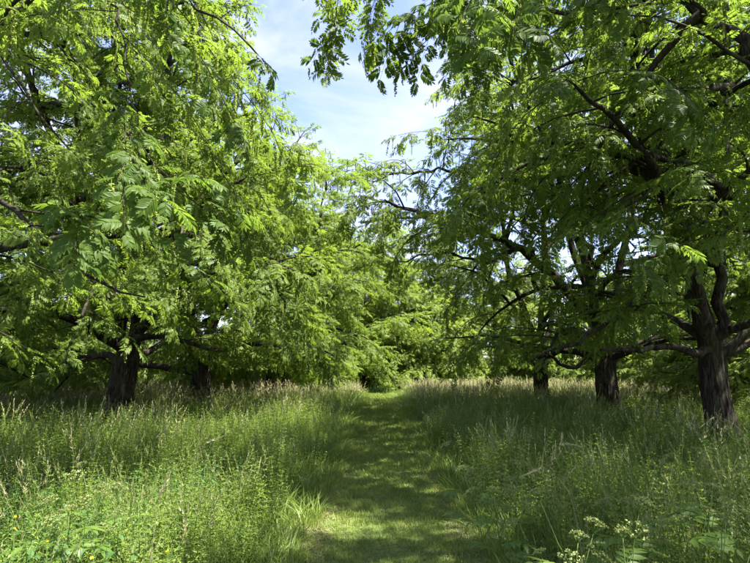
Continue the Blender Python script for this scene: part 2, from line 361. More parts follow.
class Tree:
    def __init__(s, name, base, label, seed, r=0.36, fork=2.2, H=18.0, R=9.0, group=None, lean=(0, 0), dens=.66, spray=.74, pale=False, tint=0.3, keep=clear_way, cat=0.35):
        s.rng = random.Random(seed); s.base = Vector((base[0], base[1], zground(*base[:2]))); s.r = r; s.fork = fork; s.H = H; s.R = R
        s.root = thing(name, s.base, label, 'tree', group); s.lean = lean; s.dens = dens; s.spray = spray; s.pale = pale; s.tint = tint; s.keep = keep
        s.limbs = []; s.P = []; s.D = []; s.U = []; s.S = []; s.T = []; s.catk = []; s.fine = MB(); s.cat = cat; s.leaves = []
    def trunk_at(s, z): return Vector((s.lean[0] * z, s.lean[1] * z, z))
    def env(s, z):                       # crown radius at height z
        t = min(1.0, max(0.0, z / s.H))
        return s.R * (1 - .60 * t ** 1.4) * math.sqrt(max(0.0, 1 - t ** 6)) + .3
    def limb(s, pts, r0, r1=0.02, leaf0=0.25, side=1.0, cut=False):
        if cut and s.keep:                    # a limb ends where the way is kept open
            nk = 4
            while nk < len(pts) and s.keep(pts[nk] + s.base + Vector((0, 0, .3))): nk += 1
            if nk < len(pts) * .55: return
            pts = pts[:nk]
        s.limbs.append((pts, r0, r1, leaf0, side))
    def generic(s, leaders=3, low=6, mid=14, az0=0.0, skip=None):
        rng = s.rng; ld = []
        for k in range(leaders):
            a = az0 + 2 * math.pi * k / leaders + rng.uniform(-.5, .5)
            p = grow(rng, s.trunk_at(s.fork + rng.uniform(-.3, .3)), a, R(rng.uniform(66, 80)), s.H * .86 - s.fork, R(rng.uniform(-5, 22)), .6, .09)
            ld.append(p); s.limb(p, s.r * .47, .025, .5, .7)
        for k in range(low):
            a = az0 + 2 * math.pi * (k + .5) / low + rng.uniform(-.35, .35)
            if skip and skip(a): continue
            e = rng.uniform(4, 42)
            p = grow(rng, s.trunk_at(rng.uniform(s.fork - .5, s.fork + .5)), a, R(e), s.R * rng.uniform(.9, 1.08), R(e * .8 + rng.uniform(18, 42)), .5, .07)
            s.limb(p, s.r * rng.uniform(.3, .42), .018, .25, 1.0, True)
        for k in range(mid):
            q = ld[k % leaders]; t = .12 + .86 * ((k // leaders) + rng.uniform(.1, .9)) / math.ceil(mid / leaders)
            c, d = along(q, min(t, .98)); a = az0 + k * 2.4 + rng.uniform(-.4, .4)
            if skip and skip(a): continue
            rr = math.hypot(c.x, c.y); ln = max(1.6, s.env(c.z + 1.2) - rr * math.cos(a - math.atan2(c.y, c.x)))
            e = rng.uniform(22, 58)
            s.limb(grow(rng, c, a, R(e), ln * 1.12, R(e * .6 + rng.uniform(20, 50)), .5, .09), .035 + .012 * ln, .014, .2, 1.0, True)
    def extra(s, specs):
        for z, azd, e, ln, dr in specs:
            s.limb(grow(s.rng, s.trunk_at(min(z, s.fork + .4)) if z < s.fork + .5 else Vector((s.lean[0] * z, s.lean[1] * z, z)) , R(azd), R(e), ln, R(dr), .5, .07), .11, .016, .22, 1.15, True)
    def put_spray(s, p, d, up=None, sc=1.0):
        if s.keep and not s.keep(p + s.base): return
        rng = s.rng
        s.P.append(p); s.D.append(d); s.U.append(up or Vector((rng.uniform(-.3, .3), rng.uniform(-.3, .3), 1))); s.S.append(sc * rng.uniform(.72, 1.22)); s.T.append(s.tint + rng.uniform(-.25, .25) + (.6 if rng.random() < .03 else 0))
        if rng.random() < s.cat: s.catk.append(p + d * rng.uniform(.05, .7) * sc)
        if rng.random() < s.cat: s.catk.append(p + d * rng.uniform(.05, .7) * sc)
    def clothe(s):
        rng = s.rng
        for pts, r0, r1, leaf0, side in s.limbs:
            ln = length(pts); n = max(3, int(ln / .5 * s.dens * side)); sg = rng.choice((-1, 1))
            for k in range(n):
                t = leaf0 + (1 - leaf0) * (k + rng.random()) / n; sg = -sg
                p, d = along(pts, min(t, .995)); a = math.atan2(d.y, d.x); e = math.asin(max(-1, min(1, d.z)))
                L2 = (0.9 + .30 * ln * (1 - .55 * t) * rng.uniform(.6, 1.15)); L2 = min(L2, 3.6)
                sec = grow(rng, p, a + sg * R(rng.uniform(32, 72)), e * .55 + R(rng.uniform(-18, 32)), L2, R(rng.uniform(20, 62)), .4, .11)
                if s.keep:
                    nk = 1
                    while nk < len(sec) and s.keep(sec[nk] + s.base): nk += 1
                    if nk < 3: continue
                    sec = sec[:nk]; L2 = length(sec)
                rr = r0 + (r1 - r0) * t; rb = min(rr * .6, .010 + .010 * L2)
                s.fine.tube([q for q in sec], [max(.006, rb * (1 - .8 * i / (len(sec) - 1))) for i in range(len(sec))], 5, 0)
                m = max(2, int(L2 / (.30 * s.spray) * s.dens)); s2 = 1
                for j in range(m):
                    tt = .18 + .82 * (j + rng.random() * .6) / m; s2 = -s2
                    q, dd = along(sec, min(tt, .99)); a2 = math.atan2(dd.y, dd.x) + s2 * R(rng.uniform(20, 75))
                    e2 = math.asin(max(-1, min(1, dd.z))) * .7 + R(rng.uniform(-35, 22))
                    s.put_spray(q, Vector((math.cos(a2) * math.cos(e2), math.sin(a2) * math.cos(e2), math.sin(e2))), None, s.spray)
                q, dd = along(sec, .99); s.put_spray(q, dd, None, s.spray)
            q, dd = along(pts, .99); s.put_spray(q, dd, None, s.spray)
    def build(s, n_leaf=0):
        rng = s.rng; s.clothe(); mb = MB()
        zs = [-.25] + [.085 * i for i in range(0, int((s.fork + .5) / .085) + 1)]
        sd = rng.uniform(0, 50)
        def bark(an, i, p, d):
            z = max(0, p.z)
            fl = 1 + .55 * math.exp(-z / .28) * (1 + .45 * math.sin(an * 4 + sd) + .25 * math.sin(an * 7 + sd * 2))
            return fl * (1 + .09 * noise.noise(Vector((math.cos(an) * 3.2 + sd, math.sin(an) * 3.2, z * .9))) + .11 * (.5 - abs(noise.noise(Vector((math.cos(an) * 7, math.sin(an) * 7 + sd, z * 1.1)))) * 2) + .06 * noise.noise(Vector((math.cos(an) * 14, math.sin(an) * 14 + sd, z * 5))))
        mb.tube([s.trunk_at(z) + Vector((.05 * math.sin(z * 1.7 + sd), .05 * math.cos(z * 1.3 + sd), 0)) * min(1, max(0, z)) for z in zs],
                [s.r * (1 - .10 * z / s.fork) * (1 if z < s.fork + .2 else .8) for z in zs], 64, 0, bark)
        mb.build('trunk', M['bark'], s.root)
        for pts, r0, r1, leaf0, side in s.limbs:
            mb = MB(); n = len(pts); ds = [0]
            for i in range(n - 1): ds.append(ds[-1] + (pts[i + 1] - pts[i]).length)
            rad = [r1 + (r0 - r1) * (1 - ds[i] / ds[-1]) ** .85 + (.45 * r0 * math.exp(-ds[i] / (2.5 * r0 + .05))) for i in range(n)]
            sd2 = rng.uniform(0, 99)
            mb.tube(pts, rad, 12 if r0 > .1 else 7, 0, lambda an, i, p, d: 1 + .10 * noise.noise(Vector((p.x * 2 + d.x + sd2, p.y * 2 + d.y, p.z * 2 + d.z))))
            mb.build('limb', M['bark'] if r0 > .08 else M['branch'], s.root)
        LP, LR, LS, LT = [], [], [], []
        for i in range(len(s.P)):
            sp = SPRAYS[rng.randrange(len(SPRAYS))]; m = mat_dir((0, 0, 0), s.D[i], s.U[i]).to_3x3(); mm = np.array(m); S = s.S[i]; p = s.P[i]
            LP.append(sp['pos'] @ mm.T * S + np.array(p)); LR.append(mm @ sp['rot']); LS.append(sp['sz'] * S); LT.append(np.full(9, s.T[i]))
            s.fine.tube([m @ (q * S) + p for q in sp['twig']], [.006 * S, .005 * S, .004 * S, .002], 3, 0, cap=False)
        LP, LR, LS, LT = (np.concatenate(q) for q in (LP, LR, LS, LT)); keep = np.ones(len(LP), bool)
        # leaves that show largest in view are objects of their own
        if n_leaf:
            cm = np.array(CROT); v = (LP + np.array(s.base) + LR[:, :, 0] * .15 - np.array(CAM)) @ cm
            dist = np.linalg.norm(v, axis=1); ok = (v[:, 2] < -.5) & (np.abs(v[:, 0]) < -.72 * v[:, 2]) & (np.abs(v[:, 1]) < -.545 * v[:, 2])
            for i in [j for j in np.argsort(dist) if ok[j]][:n_leaf]:
                keep[i] = False; m4 = Matrix(LR[i].tolist()).to_4x4(); m4 = Matrix.Translation(LP[i].tolist()) @ m4 @ Matrix.Scale(float(LS[i]), 4)
                lf = bpy.data.objects.new('leaf', rng.choice(LEAF_MESH)); lf.matrix_local = m4; link(lf, s.root)
        o = s.fine.build('branches', M['branch'], s.root); o['kind'] = 'stuff'
        n = int(keep.sum())
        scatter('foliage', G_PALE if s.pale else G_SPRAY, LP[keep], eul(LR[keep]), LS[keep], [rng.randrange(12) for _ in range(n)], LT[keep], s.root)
        if s.catk:
            c = np.array([tuple(p) for p in s.catk]); n = len(c)
            o = scatter('catkins', G_CATKIN, c, [(rng.uniform(-.12, .12), rng.uniform(-.12, .12), rng.uniform(0, 6.28)) for _ in range(n)], [rng.uniform(.8, 1.6) * max(1, s.spray * .9) for _ in range(n)], [rng.randrange(8) for _ in range(n)], [rng.uniform(0, .7) for _ in range(n)], s.root)
            o['label'] = 'pale green hanging catkins'
        return s

def wl(tree, pts): return [Vector(p) - tree.base for p in pts]

AVE = 'wingnut trees of the avenue'
NSPRAY = 0
# --- right row
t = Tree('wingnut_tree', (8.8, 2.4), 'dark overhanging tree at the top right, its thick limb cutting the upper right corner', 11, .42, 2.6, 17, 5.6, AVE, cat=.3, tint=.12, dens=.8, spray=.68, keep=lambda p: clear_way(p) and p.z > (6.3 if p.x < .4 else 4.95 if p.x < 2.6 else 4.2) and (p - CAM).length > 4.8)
t.generic(3, 0, 10, .3)
t.limb(smooth_pts(wl(t, [(8.8, 2.4, 2.6), px(800, 85, 7.6), px(745, 42, 8.2), px(700, 14, 8.6), px(640, -25, 9.0), px(560, -60, 9.2)]), .3, t.rng), .20, .03, .55, .7)
t.limb(smooth_pts(wl(t, [px(702, 14, 8.6), px(668, 45, 8.9), px(640, 85, 9.3), px(612, 130, 9.7), px(585, 170, 10)]), .3, t.rng), .08, .02, .3, .7)
t.limb(smooth_pts(wl(t, [px(640, -25, 9.0), px(560, -30, 7.8), px(500, -8, 7.0), px(455, 16, 6.4)]), .3, t.rng, .03), .045, .010, .3, 1.0)
t.limb(smooth_pts(wl(t, [px(560, -60, 9.2), px(470, -60, 8.0), px(400, -55, 7.2), px(345, -45, 6.6)]), .3, t.rng, .03), .04, .010, .4, .8)
t.build(290)
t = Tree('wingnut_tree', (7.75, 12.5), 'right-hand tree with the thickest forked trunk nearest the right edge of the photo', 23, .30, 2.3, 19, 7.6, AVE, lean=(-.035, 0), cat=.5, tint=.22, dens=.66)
t.keep = lambda p: clear_way(p) and p.z > 2.5 + .5 * nz2(p.x, p.y, .7, 3)
t.generic(2, 4, 14, 1.2)
t.extra([(5, -110, 20, 5.5, 55), (6, -150, 25, 6, 60), (6.5, 175, 25, 6, 60), (5, -80, 20, 5, 55), (4, -120, 20, 4, 40), (7, -100, 20, 5, 60), (4.5, -60, 20, 4, 45), (8, -130, 25, 5, 60)])
t.limb(smooth_pts(wl(t, [(7.8, 12.5, 2.2), px(690, 352, 12.1), px(665, 346, 11.7), px(632, 349, 11.3), px(600, 350, 10.8)]), .25, t.rng, .04), .105, .025, .4)
t.limb(smooth_pts(wl(t, [(7.8, 12.5, 2.0), px(735, 345, 12.3), px(760, 325, 12.2), px(800, 300, 12.0)]), .25, t.rng, .03), .12, .06, .5)
t.limb(smooth_pts(wl(t, [px(722, 262, 12.6), px(680, 268, 12.2), px(640, 300, 12.0), px(600, 327, 12.0), px(560, 345, 12.1), px(530, 362, 12.2)]), .3, t.rng, .05), .09, .02, .35)
t.limb(smooth_pts(wl(t, [px(715, 340, 12.5), px(722, 262, 12.6), px(726, 150, 12.8), px(728, 20, 13.0), px(730, -90, 13.2)]), .4, t.rng, .07), .125, .04, .12, 1.3)
t.limb(smooth_pts(wl(t, [px(705, 335, 12.5), px(678, 262, 12.7), px(664, 190, 13.0), px(655, 120, 13.3), px(640, 20, 13.6)]), .4, t.rng, .07), .11, .035, .15, 1.3)
t.limb(smooth_pts(wl(t, [px(724, 190, 12.8), px(690, 165, 12.2), px(640, 160, 11.6), px(600, 190, 11.2), px(575, 210, 10.9)]), .3, t.rng, .03), .10, .02, .3)
t.limb(smooth_pts(wl(t, [px(728, 130, 12.8), px(690, 95, 12.4), px(640, 70, 12.0), px(580, 60, 11.6), px(530, 80, 11.4)]), .3, t.rng, .03), .10, .02, .3)
t.build(150)
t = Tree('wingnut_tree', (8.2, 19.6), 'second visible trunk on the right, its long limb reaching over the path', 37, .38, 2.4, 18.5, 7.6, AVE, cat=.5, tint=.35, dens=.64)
t.keep = lambda p: clear_way(p) and p.z > (2.6 if p.x > 4.6 else 1.3) + .5 * nz2(p.x, p.y, .7, 3)
t.generic(3, 6, 15, .2)
t.extra([(4.5, -110, 20, 6, 55), (7.5, -80, 25, 6, 60), (9, -120, 30, 5.5, 65)])
t.limb(smooth_pts(wl(t, [(8.2, 19.6, 3.2), px(560, 285, 19.2), px(530, 255, 19.0), px(490, 236, 18.8), px(445, 224, 18.6), px(400, 206, 18.4), px(360, 196, 18.2)]), .35, t.rng, .05), .20, .03, .28, 1.7)
t.limb(smooth_pts(wl(t, [(8.2, 19.6, 5.5), px(560, 200, 19.4), px(510, 180, 19.2), px(460, 172, 19.0), px(410, 172, 18.8), px(372, 182, 18.6)]), .35, t.rng, .06), .12, .02, .25, 1.6)
t.limb(smooth_pts(wl(t, [px(515, 248, 18.9), px(490, 262, 18.3), px(440, 252, 18.0), px(400, 262, 17.8)]), .35, t.rng, .05), .07, .02, .25, 1.0)
t.limb(smooth_pts(wl(t, [(8.2, 19.6, 2.6), px(570, 368, 19.4), px(545, 352, 19.2), px(510, 345, 19)]), .3, t.rng, .05), .09, .03, .5)
t.build()
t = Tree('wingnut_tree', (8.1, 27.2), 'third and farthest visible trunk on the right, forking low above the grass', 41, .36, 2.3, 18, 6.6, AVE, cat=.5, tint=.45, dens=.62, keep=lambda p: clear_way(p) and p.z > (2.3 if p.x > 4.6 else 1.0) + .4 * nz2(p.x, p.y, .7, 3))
t.generic(3, 6, 14, .9); t.extra([(6, -110, 20, 6, 50), (8, -170, 25, 6, 60)]); t.build()
# --- left row
t = Tree('wingnut_tree', (-9.4, 8.4), 'overhanging tree at the upper left, large leaves nearest the camera', 53, .40, 2.3, 17, 6.2, AVE, cat=.6, tint=.28, dens=.6, spray=.66)
t.keep = lambda p: clear_way(p) and (p - CAM).length > 4.6 and p.x < -1.35 and p.z > (2.9 if p.x > -5.6 else 1.3)
t.generic(2, 4, 8, 2.0)
t.limb(smooth_pts(wl(t, [(-9.4, 8.4, 2.8), px(-60, 165, 8.2), px(0, 200, 7.9), px(50, 243, 7.6), px(95, 282, 7.4), px(145, 297, 7.2)]), .3, t.rng, .02), .08, .012, .55, .6)
t.limb(smooth_pts(wl(t, [(-9.4, 8.4, 3.2), px(-40, 20, 7.4), px(0, 55, 7.0), px(35, 105, 6.7), px(70, 150, 6.5)]), .3, t.rng, .02), .06, .010, .5, .5)
t.limb(smooth_pts(wl(t, [(-9.4, 8.4, 4.2), px(20, -40, 7.4), px(100, -20, 6.8), px(128, 70, 6.3), px(140, 160, 6.1), px(172, 240, 6.0)]), .22, t.rng, .04), .032, .006, .45, .7)
t.limb(smooth_pts(wl(t, [(-9.4, 8.4, 4.6), px(100, -60, 7.4), px(150, -10, 6.8), px(200, 8, 6.3), px(235, 30, 6.0), px(258, 55, 5.8)]), .3, t.rng, .02), .06, .010, .4, .7)
t.limb(smooth_pts(wl(t, [(-9.4, 8.4, 4.6), px(120, -90, 7.4), px(210, -70, 6.9), px(280, -45, 6.6)]), .3, t.rng, .02), .05, .010, .4, .7)
t.build(290)
t = Tree('wingnut_tree', (-8.3, 17), 'left tree whose dark leaning trunk shows nearest the left edge', 59, .40, 2.3, 19, 7.6, AVE, lean=(.04, 0), cat=.55, tint=.33, dens=.84, keep=lambda p: clear_way(p) and p.z > (2.5 if (p.y < 16.5 and p.x > -11) or (-7.5 < p.x < -3.5) else 1.2) + .5 * nz2(p.x, p.y, .7, 3))
t.generic(3, 7, 17, .1); t.extra([(4, -70, 15, 7, 60), (5.5, -40, 25, 7, 70), (6.5, -100, 25, 7, 75), (5, -10, 15, 6.5, 60), (7.5, -60, 30, 6.5, 75)]); t.build()
t = Tree('wingnut_tree', (-8.1, 24), 'left tree with the second dark trunk, left of the path', 61, .42, 2.2, 19.5, 7.0, AVE, cat=.7, tint=.42, dens=.84, keep=lambda p: clear_way(p) and p.z > (2.5 if p.y < 24 else 1.1) + .5 * nz2(p.x, p.y, .7, 3))
t.generic(3, 7, 17, .7); t.extra([(4, -60, 15, 7, 60), (5.5, -30, 25, 6.5, 70), (6.5, -85, 25, 7, 75), (4.5, 0, 15, 6, 55), (8, -50, 30, 6, 75)]); t.build()
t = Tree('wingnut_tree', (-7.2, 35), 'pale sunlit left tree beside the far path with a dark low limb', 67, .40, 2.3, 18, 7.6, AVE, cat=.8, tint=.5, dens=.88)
t.generic(3, 7, 16, .2)
t.extra([(2.4, -90, 4, 6.5, 22), (2.4, -60, 6, 6.5, 28), (2.5, -125, 5, 6.5, 24), (2.6, -30, 8, 6, 30), (4, -75, 12, 6.5, 45)])
t.limb(smooth_pts(wl(t, [(-7.2, 35, 2.8), px(265, 328, 33), px(290, 350, 32.5), px(335, 364, 32)]), .4, t.rng, .05), .16, .03, .4)
t.build()
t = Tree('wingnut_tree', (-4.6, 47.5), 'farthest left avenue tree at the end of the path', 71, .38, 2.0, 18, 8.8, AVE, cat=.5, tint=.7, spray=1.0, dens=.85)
t.generic(3, 6, 14, .2); t.build()

# --- trees and bushes beyond the avenue
BACK = 'trees beyond the meadow'
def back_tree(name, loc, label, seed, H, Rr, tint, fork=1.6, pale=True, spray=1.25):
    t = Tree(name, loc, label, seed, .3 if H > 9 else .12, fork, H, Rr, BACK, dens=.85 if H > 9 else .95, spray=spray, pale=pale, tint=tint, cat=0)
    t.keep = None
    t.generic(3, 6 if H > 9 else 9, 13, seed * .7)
    if H > 9: t.extra([(z, -90 + dz, 18, Rr * .8, 55) for z, dz in ((2.2, -60), (2.4, 40), (3.6, -20), (4.5, 55), (5.5, -50), (6.5, 10), (8, -35), (9, 35), (10, 0))])
    if H < 9: t.extra([(.5, k * 45 + seed * 7, 14 + 9 * (k % 3), Rr * .9, 30) for k in range(8)])
    t.build(); return t
back_tree('wood_tree', (4.6, 63), 'tree closing the view straight ahead at the end of the path', 81, 20, 10, .7)
back_tree('wood_tree', (-7.5, 62), 'rounded tree left of the end of the path', 82, 16, 9, .6)
back_tree('wood_tree', (13, 60), 'tree right of the end of the path, behind the avenue', 83, 17, 9, .5)
back_tree('wood_tree', (-21, 48), 'tree behind the left avenue row, right of the second trunk', 84, 14, 8.5, .5)
back_tree('wood_tree', (-30, 34), 'tree across the meadow between the two left trunks', 85, 13, 8.5, .3)
back_tree('wood_tree', (-31, 21), 'tree across the meadow left of the left trunks', 86, 14, 8.5, .3)
back_tree('wood_tree', (-19.5, 23.5), 'leafy tree behind the left avenue row at the left edge of the photo', 90, 15, 8.0, .4, spray=1.0)
back_tree('wood_tree', (17.5, 23), 'leafy tree behind the fork of the thick right trunk', 96, 15, 7.0, .4, spray=1.0)
back_tree('wood_tree', (2.2, 57), 'bright low-crowned tree just above the bush where the path ends', 98, 12.5, 6.5, .7, spray=1.2)
back_tree('wood_tree', (24, 46), 'tree across the meadow between the two far right trunks', 87, 13, 8.5, .7)
back_tree('wood_tree', (26, 32), 'tree across the meadow behind the second right trunk', 88, 14, 8.5, .5)
back_tree('wood_tree', (25, 20), 'tree across the meadow behind the thick right trunk', 89, 15, 8.5, .4)
for i, (x, y, H, Rr, lb) in enumerate([(-4.5, 51, 7, 4.6, 'bushy tree left of centre at the end of the path'), (5.5, 50, 6.5, 4.4, 'bushy tree right of centre at the end of the path'), (0.2, 50, 7, 4.8, 'dark bush straight ahead where the path ends'),
        (-14, 55, 7, 5, 'bush beyond the far left avenue tree'), (15, 52, 7, 5, 'bush beyond the far right avenue tree'), (-33, 44, 8, 6, 'bush on the far left of the meadow'), (-34, 27, 8, 6, 'bush at the left edge across the meadow'), (30, 38, 8, 6, 'bush far across the meadow on the right'), (31, 25, 8, 6, 'bush at the right edge across the meadow'), (-26, 29, 5, 4.5, 'bush behind the gap left of the second left trunk'), (-23, 39, 6, 5, 'bush behind the second left trunk across the meadow'), (-27, 22, 5, 4.5, 'bush behind the nearer left trunk across the meadow'), (22, 35, 6, 5, 'bush behind the gap between the right trunks')]):
    back_tree('shrub', (x, y), lb, 95 + i, H, Rr, (.75 if i < 3 else .4) + .08 * (i % 4), .45)
back_tree('shrub', (18.5, 42), 'sunlit yellow-green bush between the two far right trunks', 91, 4.5, 3.6, 1.0, .5)
back_tree('shrub', (21, 27), 'low leafy bush right of the second right trunk', 92, 4.2, 3.6, .6, .5)
back_tree('shrub', (-20, 31), 'low bush behind the second left trunk', 93, 3.8, 3.4, .4, .5)


# ------------------------------------------------------------------ meadow
def blade(mb, x, y, az, ln, wd, lean, bend, segs=3, m=0, z0=0.0, tw=0.0):
    p = Vector((x, y, z0)); h = Vector((math.cos(az), math.sin(az), 0)); s = Vector((-math.sin(az + tw), math.cos(az + tw), 0)); v = []; f = []
    for i in range(segs + 1):
        t = i / segs; w = wd * .5 * (1 - t ** 2.2) if i < segs else 0
        if i == segs: v.append(p)
        else: v += [p - s * w, p + s * w]
        a = lean + bend * t; p = p + (h * math.sin(a) + Vector((0, 0, math.cos(a)))) * ln / segs
    for i in range(segs - 1): f.append((2 * i, 2 * i + 1, 2 * i + 3, 2 * i + 2))
    f.append((2 * segs - 2, 2 * segs - 1, 2 * segs)); mb.add(v, f, m)
    return p

def grass_tuft(seed, n=16, h=.62, sp=.09, wd=.006, bend=1.1):
    rng = random.Random(seed); mb = MB()
    for k in range(n):
        a = rng.uniform(0, 6.28); r = sp * math.sqrt(rng.random())
        blade(mb, r * math.cos(a), r * math.sin(a), a + rng.uniform(-.9, .9), h * rng.uniform(.55, 1.15), wd * rng.uniform(.6, 1.3), rng.uniform(0, .28), rng.uniform(.15, bend), 4, 0, -.03, rng.uniform(-.8, .8))
    return mb

def panicle(mb, rng, p, d, ln, m, fluffy=1.0, n=22):
    d = d.normalized(); s = d.orthogonal().normalized(); t = d.cross(s)
    for k in range(n):
        f = k / n; a = rng.uniform(0, 6.28); o = (s * math.cos(a) + t * math.sin(a))
        q = p + d * (ln * f); e = q + o * (fluffy * .022 * (1 - f * .8) * rng.uniform(.5, 1.2)) + d * (.022 * rng.uniform(.5, 1.2))
        w = o.cross(d) * rng.uniform(.0022, .0042)
        mb.add([q.lerp(e, .35) - w, e + d * .012, q.lerp(e, .35) + w, q.lerp(e, .2)], [(0, 1, 2), (0, 2, 3)], m)

def seed_tuft(seed, n=5, h=.9, sp=.13, m=1, fluffy=1.0):
    rng = random.Random(seed); mb = MB()
    for k in range(n):
        a = rng.uniform(0, 6.28); r = sp * math.sqrt(rng.random()); az = rng.uniform(0, 6.28); ln = h * rng.uniform(.75, 1.15); le = rng.uniform(0, .16); be = rng.uniform(.05, .5)
        pts = []; p = Vector((r * math.cos(a), r * math.sin(a), -.02))
        for i in range(6):
            pts.append(p.copy()); an = le + be * (i / 5) ** 2; p = p + Vector((math.cos(az) * math.sin(an), math.sin(az) * math.sin(an), math.cos(an))) * ln / 5
        mb.tube(pts, [.0016] * 6, 3, 0, cap=False)
        panicle(mb, rng, pts[4], pts[5] - pts[4] , ln * .2 + rng.uniform(.02, .08), m, fluffy)
        for j in range(2): blade(mb, *pts[1 + j][:2], rng.uniform(0, 6.28), rng.uniform(.18, .3), .005, rng.uniform(.2, .5), rng.uniform(.5, 1.2), 3, 0, pts[1 + j].z)
    return mb

def herb_tuft(seed, n=5, h=.55, leaf=.045, sp=.12, whorl=2, gap=.055):
    """slender leafy stems with small leaves in pairs or whorls"""
    rng = random.Random(seed); mb = MB()
    for k in range(n):
        a = rng.uniform(0, 6.28); r = sp * math.sqrt(rng.random()); az = rng.uniform(0, 6.28); ln = h * rng.uniform(.6, 1.2); le = rng.uniform(0, .35); be = rng.uniform(-.2, .6)
        pts = []; p = Vector((r * math.cos(a), r * math.sin(a), -.02)); ns = max(4, int(ln / gap))
        for i in range(ns + 1):
            pts.append(p.copy()); an = le + be * i / ns; p = p + Vector((math.cos(az) * math.sin(an), math.sin(az) * math.sin(an), math.cos(an))) * ln / ns
        mb.tube(pts[::2] + ([pts[-1]] if ns % 2 else []), [.0018] * (len(pts[::2]) + (ns % 2)), 3, 0, cap=False)
        for i in range(2, ns + 1):
            b = rng.uniform(0, 6.28); L1 = leaf * rng.uniform(.7, 1.2) * (1 - .45 * (i / ns) ** 3)
            for q in range(whorl):
                c = b + 2 * math.pi * q / whorl; d = Vector((math.cos(c), math.sin(c), rng.uniform(-.1, .75)))
                leaflet(mb, pts[i], d, Vector((0, 0, 1)), L1, L1 * rng.uniform(.28, .46), 1, 0, .2, rng.uniform(0, .35))
    return mb

def turf_tuft(seed, n=34, sp=.075, h=.045):
    rng = random.Random(seed); mb = MB()
    for k in range(n):
        a = rng.uniform(0, 6.28); r = sp * math.sqrt(rng.random())
        blade(mb, r * math.cos(a), r * math.sin(a), rng.uniform(0, 6.28), h * rng.uniform(.4, 1.5), .0055, rng.uniform(0, .7), rng.uniform(0, .9), 2, 0, -.004, rng.uniform(-1, 1))
    return mb

def straw_bits(seed, n=16):
    rng = random.Random(seed); mb = MB()
    for k in range(n):
        x, y, a = rng.gauss(0, .07), rng.gauss(0, .07), rng.uniform(0, 6.28); l_ = rng.uniform(.03, .12); d = Vector((math.cos(a), math.sin(a), rng.uniform(-.1, .15))) * l_; s = Vector((-math.sin(a), math.cos(a), 0)) * .0022
        c = Vector((x, y, rng.uniform(.008, .03))); mb.add([c - s, c + s, c + d + s * .4, c + d - s * .4], [(0, 1, 2, 3)], 0)
    return mb

GRASS = [proto('grass_tuft', grass_tuft(500 + i, 18, .42 + .05 * i, .10, .0055, .9), [M['grass']]) for i in range(4)]
LUSH = [proto('lush_grass', grass_tuft(520 + i, 20, .46 + .05 * i, .10, .0085, 1.6), [M['grass']]) for i in range(3)]
SEEDG = [proto('seeding_grass', seed_tuft(540 + i, 6, .78 + .05 * i, .14, 1, .8 + .3 * i), [M['grass'], M['seed_green']]) for i in range(3)]
SEEDP = [proto('pale_seeding_grass', seed_tuft(560 + i, 8, .80 + .05 * i, .16, 1, 1 + .3 * i), [M['grass'], M['seed']]) for i in range(3)]
HERB = [proto('leafy_herb', herb_tuft(580 + i, 5, .52 + .07 * i, .045 + .008 * (i % 2), .13, 2 + 2 * (i % 2), .05), [M['herb']]) for i in range(4)]
BROAD = [proto('broad_herb', herb_tuft(600 + i, 4, .50 + .06 * i, .085, .12, 2, .075), [M['nettle']]) for i in range(3)]
TURF = [proto('turf_tuft', turf_tuft(620 + i), [M['turf']]) for i in range(4)]
STRAW = [proto('straw_bits', straw_bits(640 + i), [M['straw']]) for i in range(3)]
G = {k: scatter_group(k + '_scatter', v) for k, v in dict(grass=GRASS, lush=LUSH, seedg=SEEDG, seedp=SEEDP, herb=HERB, broad=BROAD, turf=TURF, straw=STRAW).items()}

rg = np.random.default_rng(7)
def nz2(x, y, f, s): return noise.noise(Vector((x * f, y * f, s)))
class Pts:
    def __init__(s): s.P = []; s.r = []; s.s = []; s.k = []; s.t = []
    def add(s, x, y, sc, wide, tint, tilt=.14):
        s.P.append((x, y, zground(x, y))); s.r.append((rg.normal(0, tilt) + 2.2 * tilt * nz2(x, y, .9, 31), rg.normal(0, tilt) + 2.2 * tilt * nz2(x, y, .9, 37), rg.uniform(0, 6.283))); s.s.append((wide, wide, sc)); s.k.append(int(rg.integers(0, 12))); s.t.append(tint)
    def emit(s, name, grp, label, cat):
        return tag(scatter(name, G[grp], s.P, s.r, s.s, s.k, s.t), label, cat)
B = {k: Pts() for k in G}
def edge(x, y):                        # distance outside the mown strip
    c = path_cx(y); return (x - c - path_hw(y, 1)) if x > c else (c - path_hw(y, -1) - x)
def density(r): return 62 if r < 5 else 62 * (5 / r) ** 1.25
nring = 60; r0 = 1.2
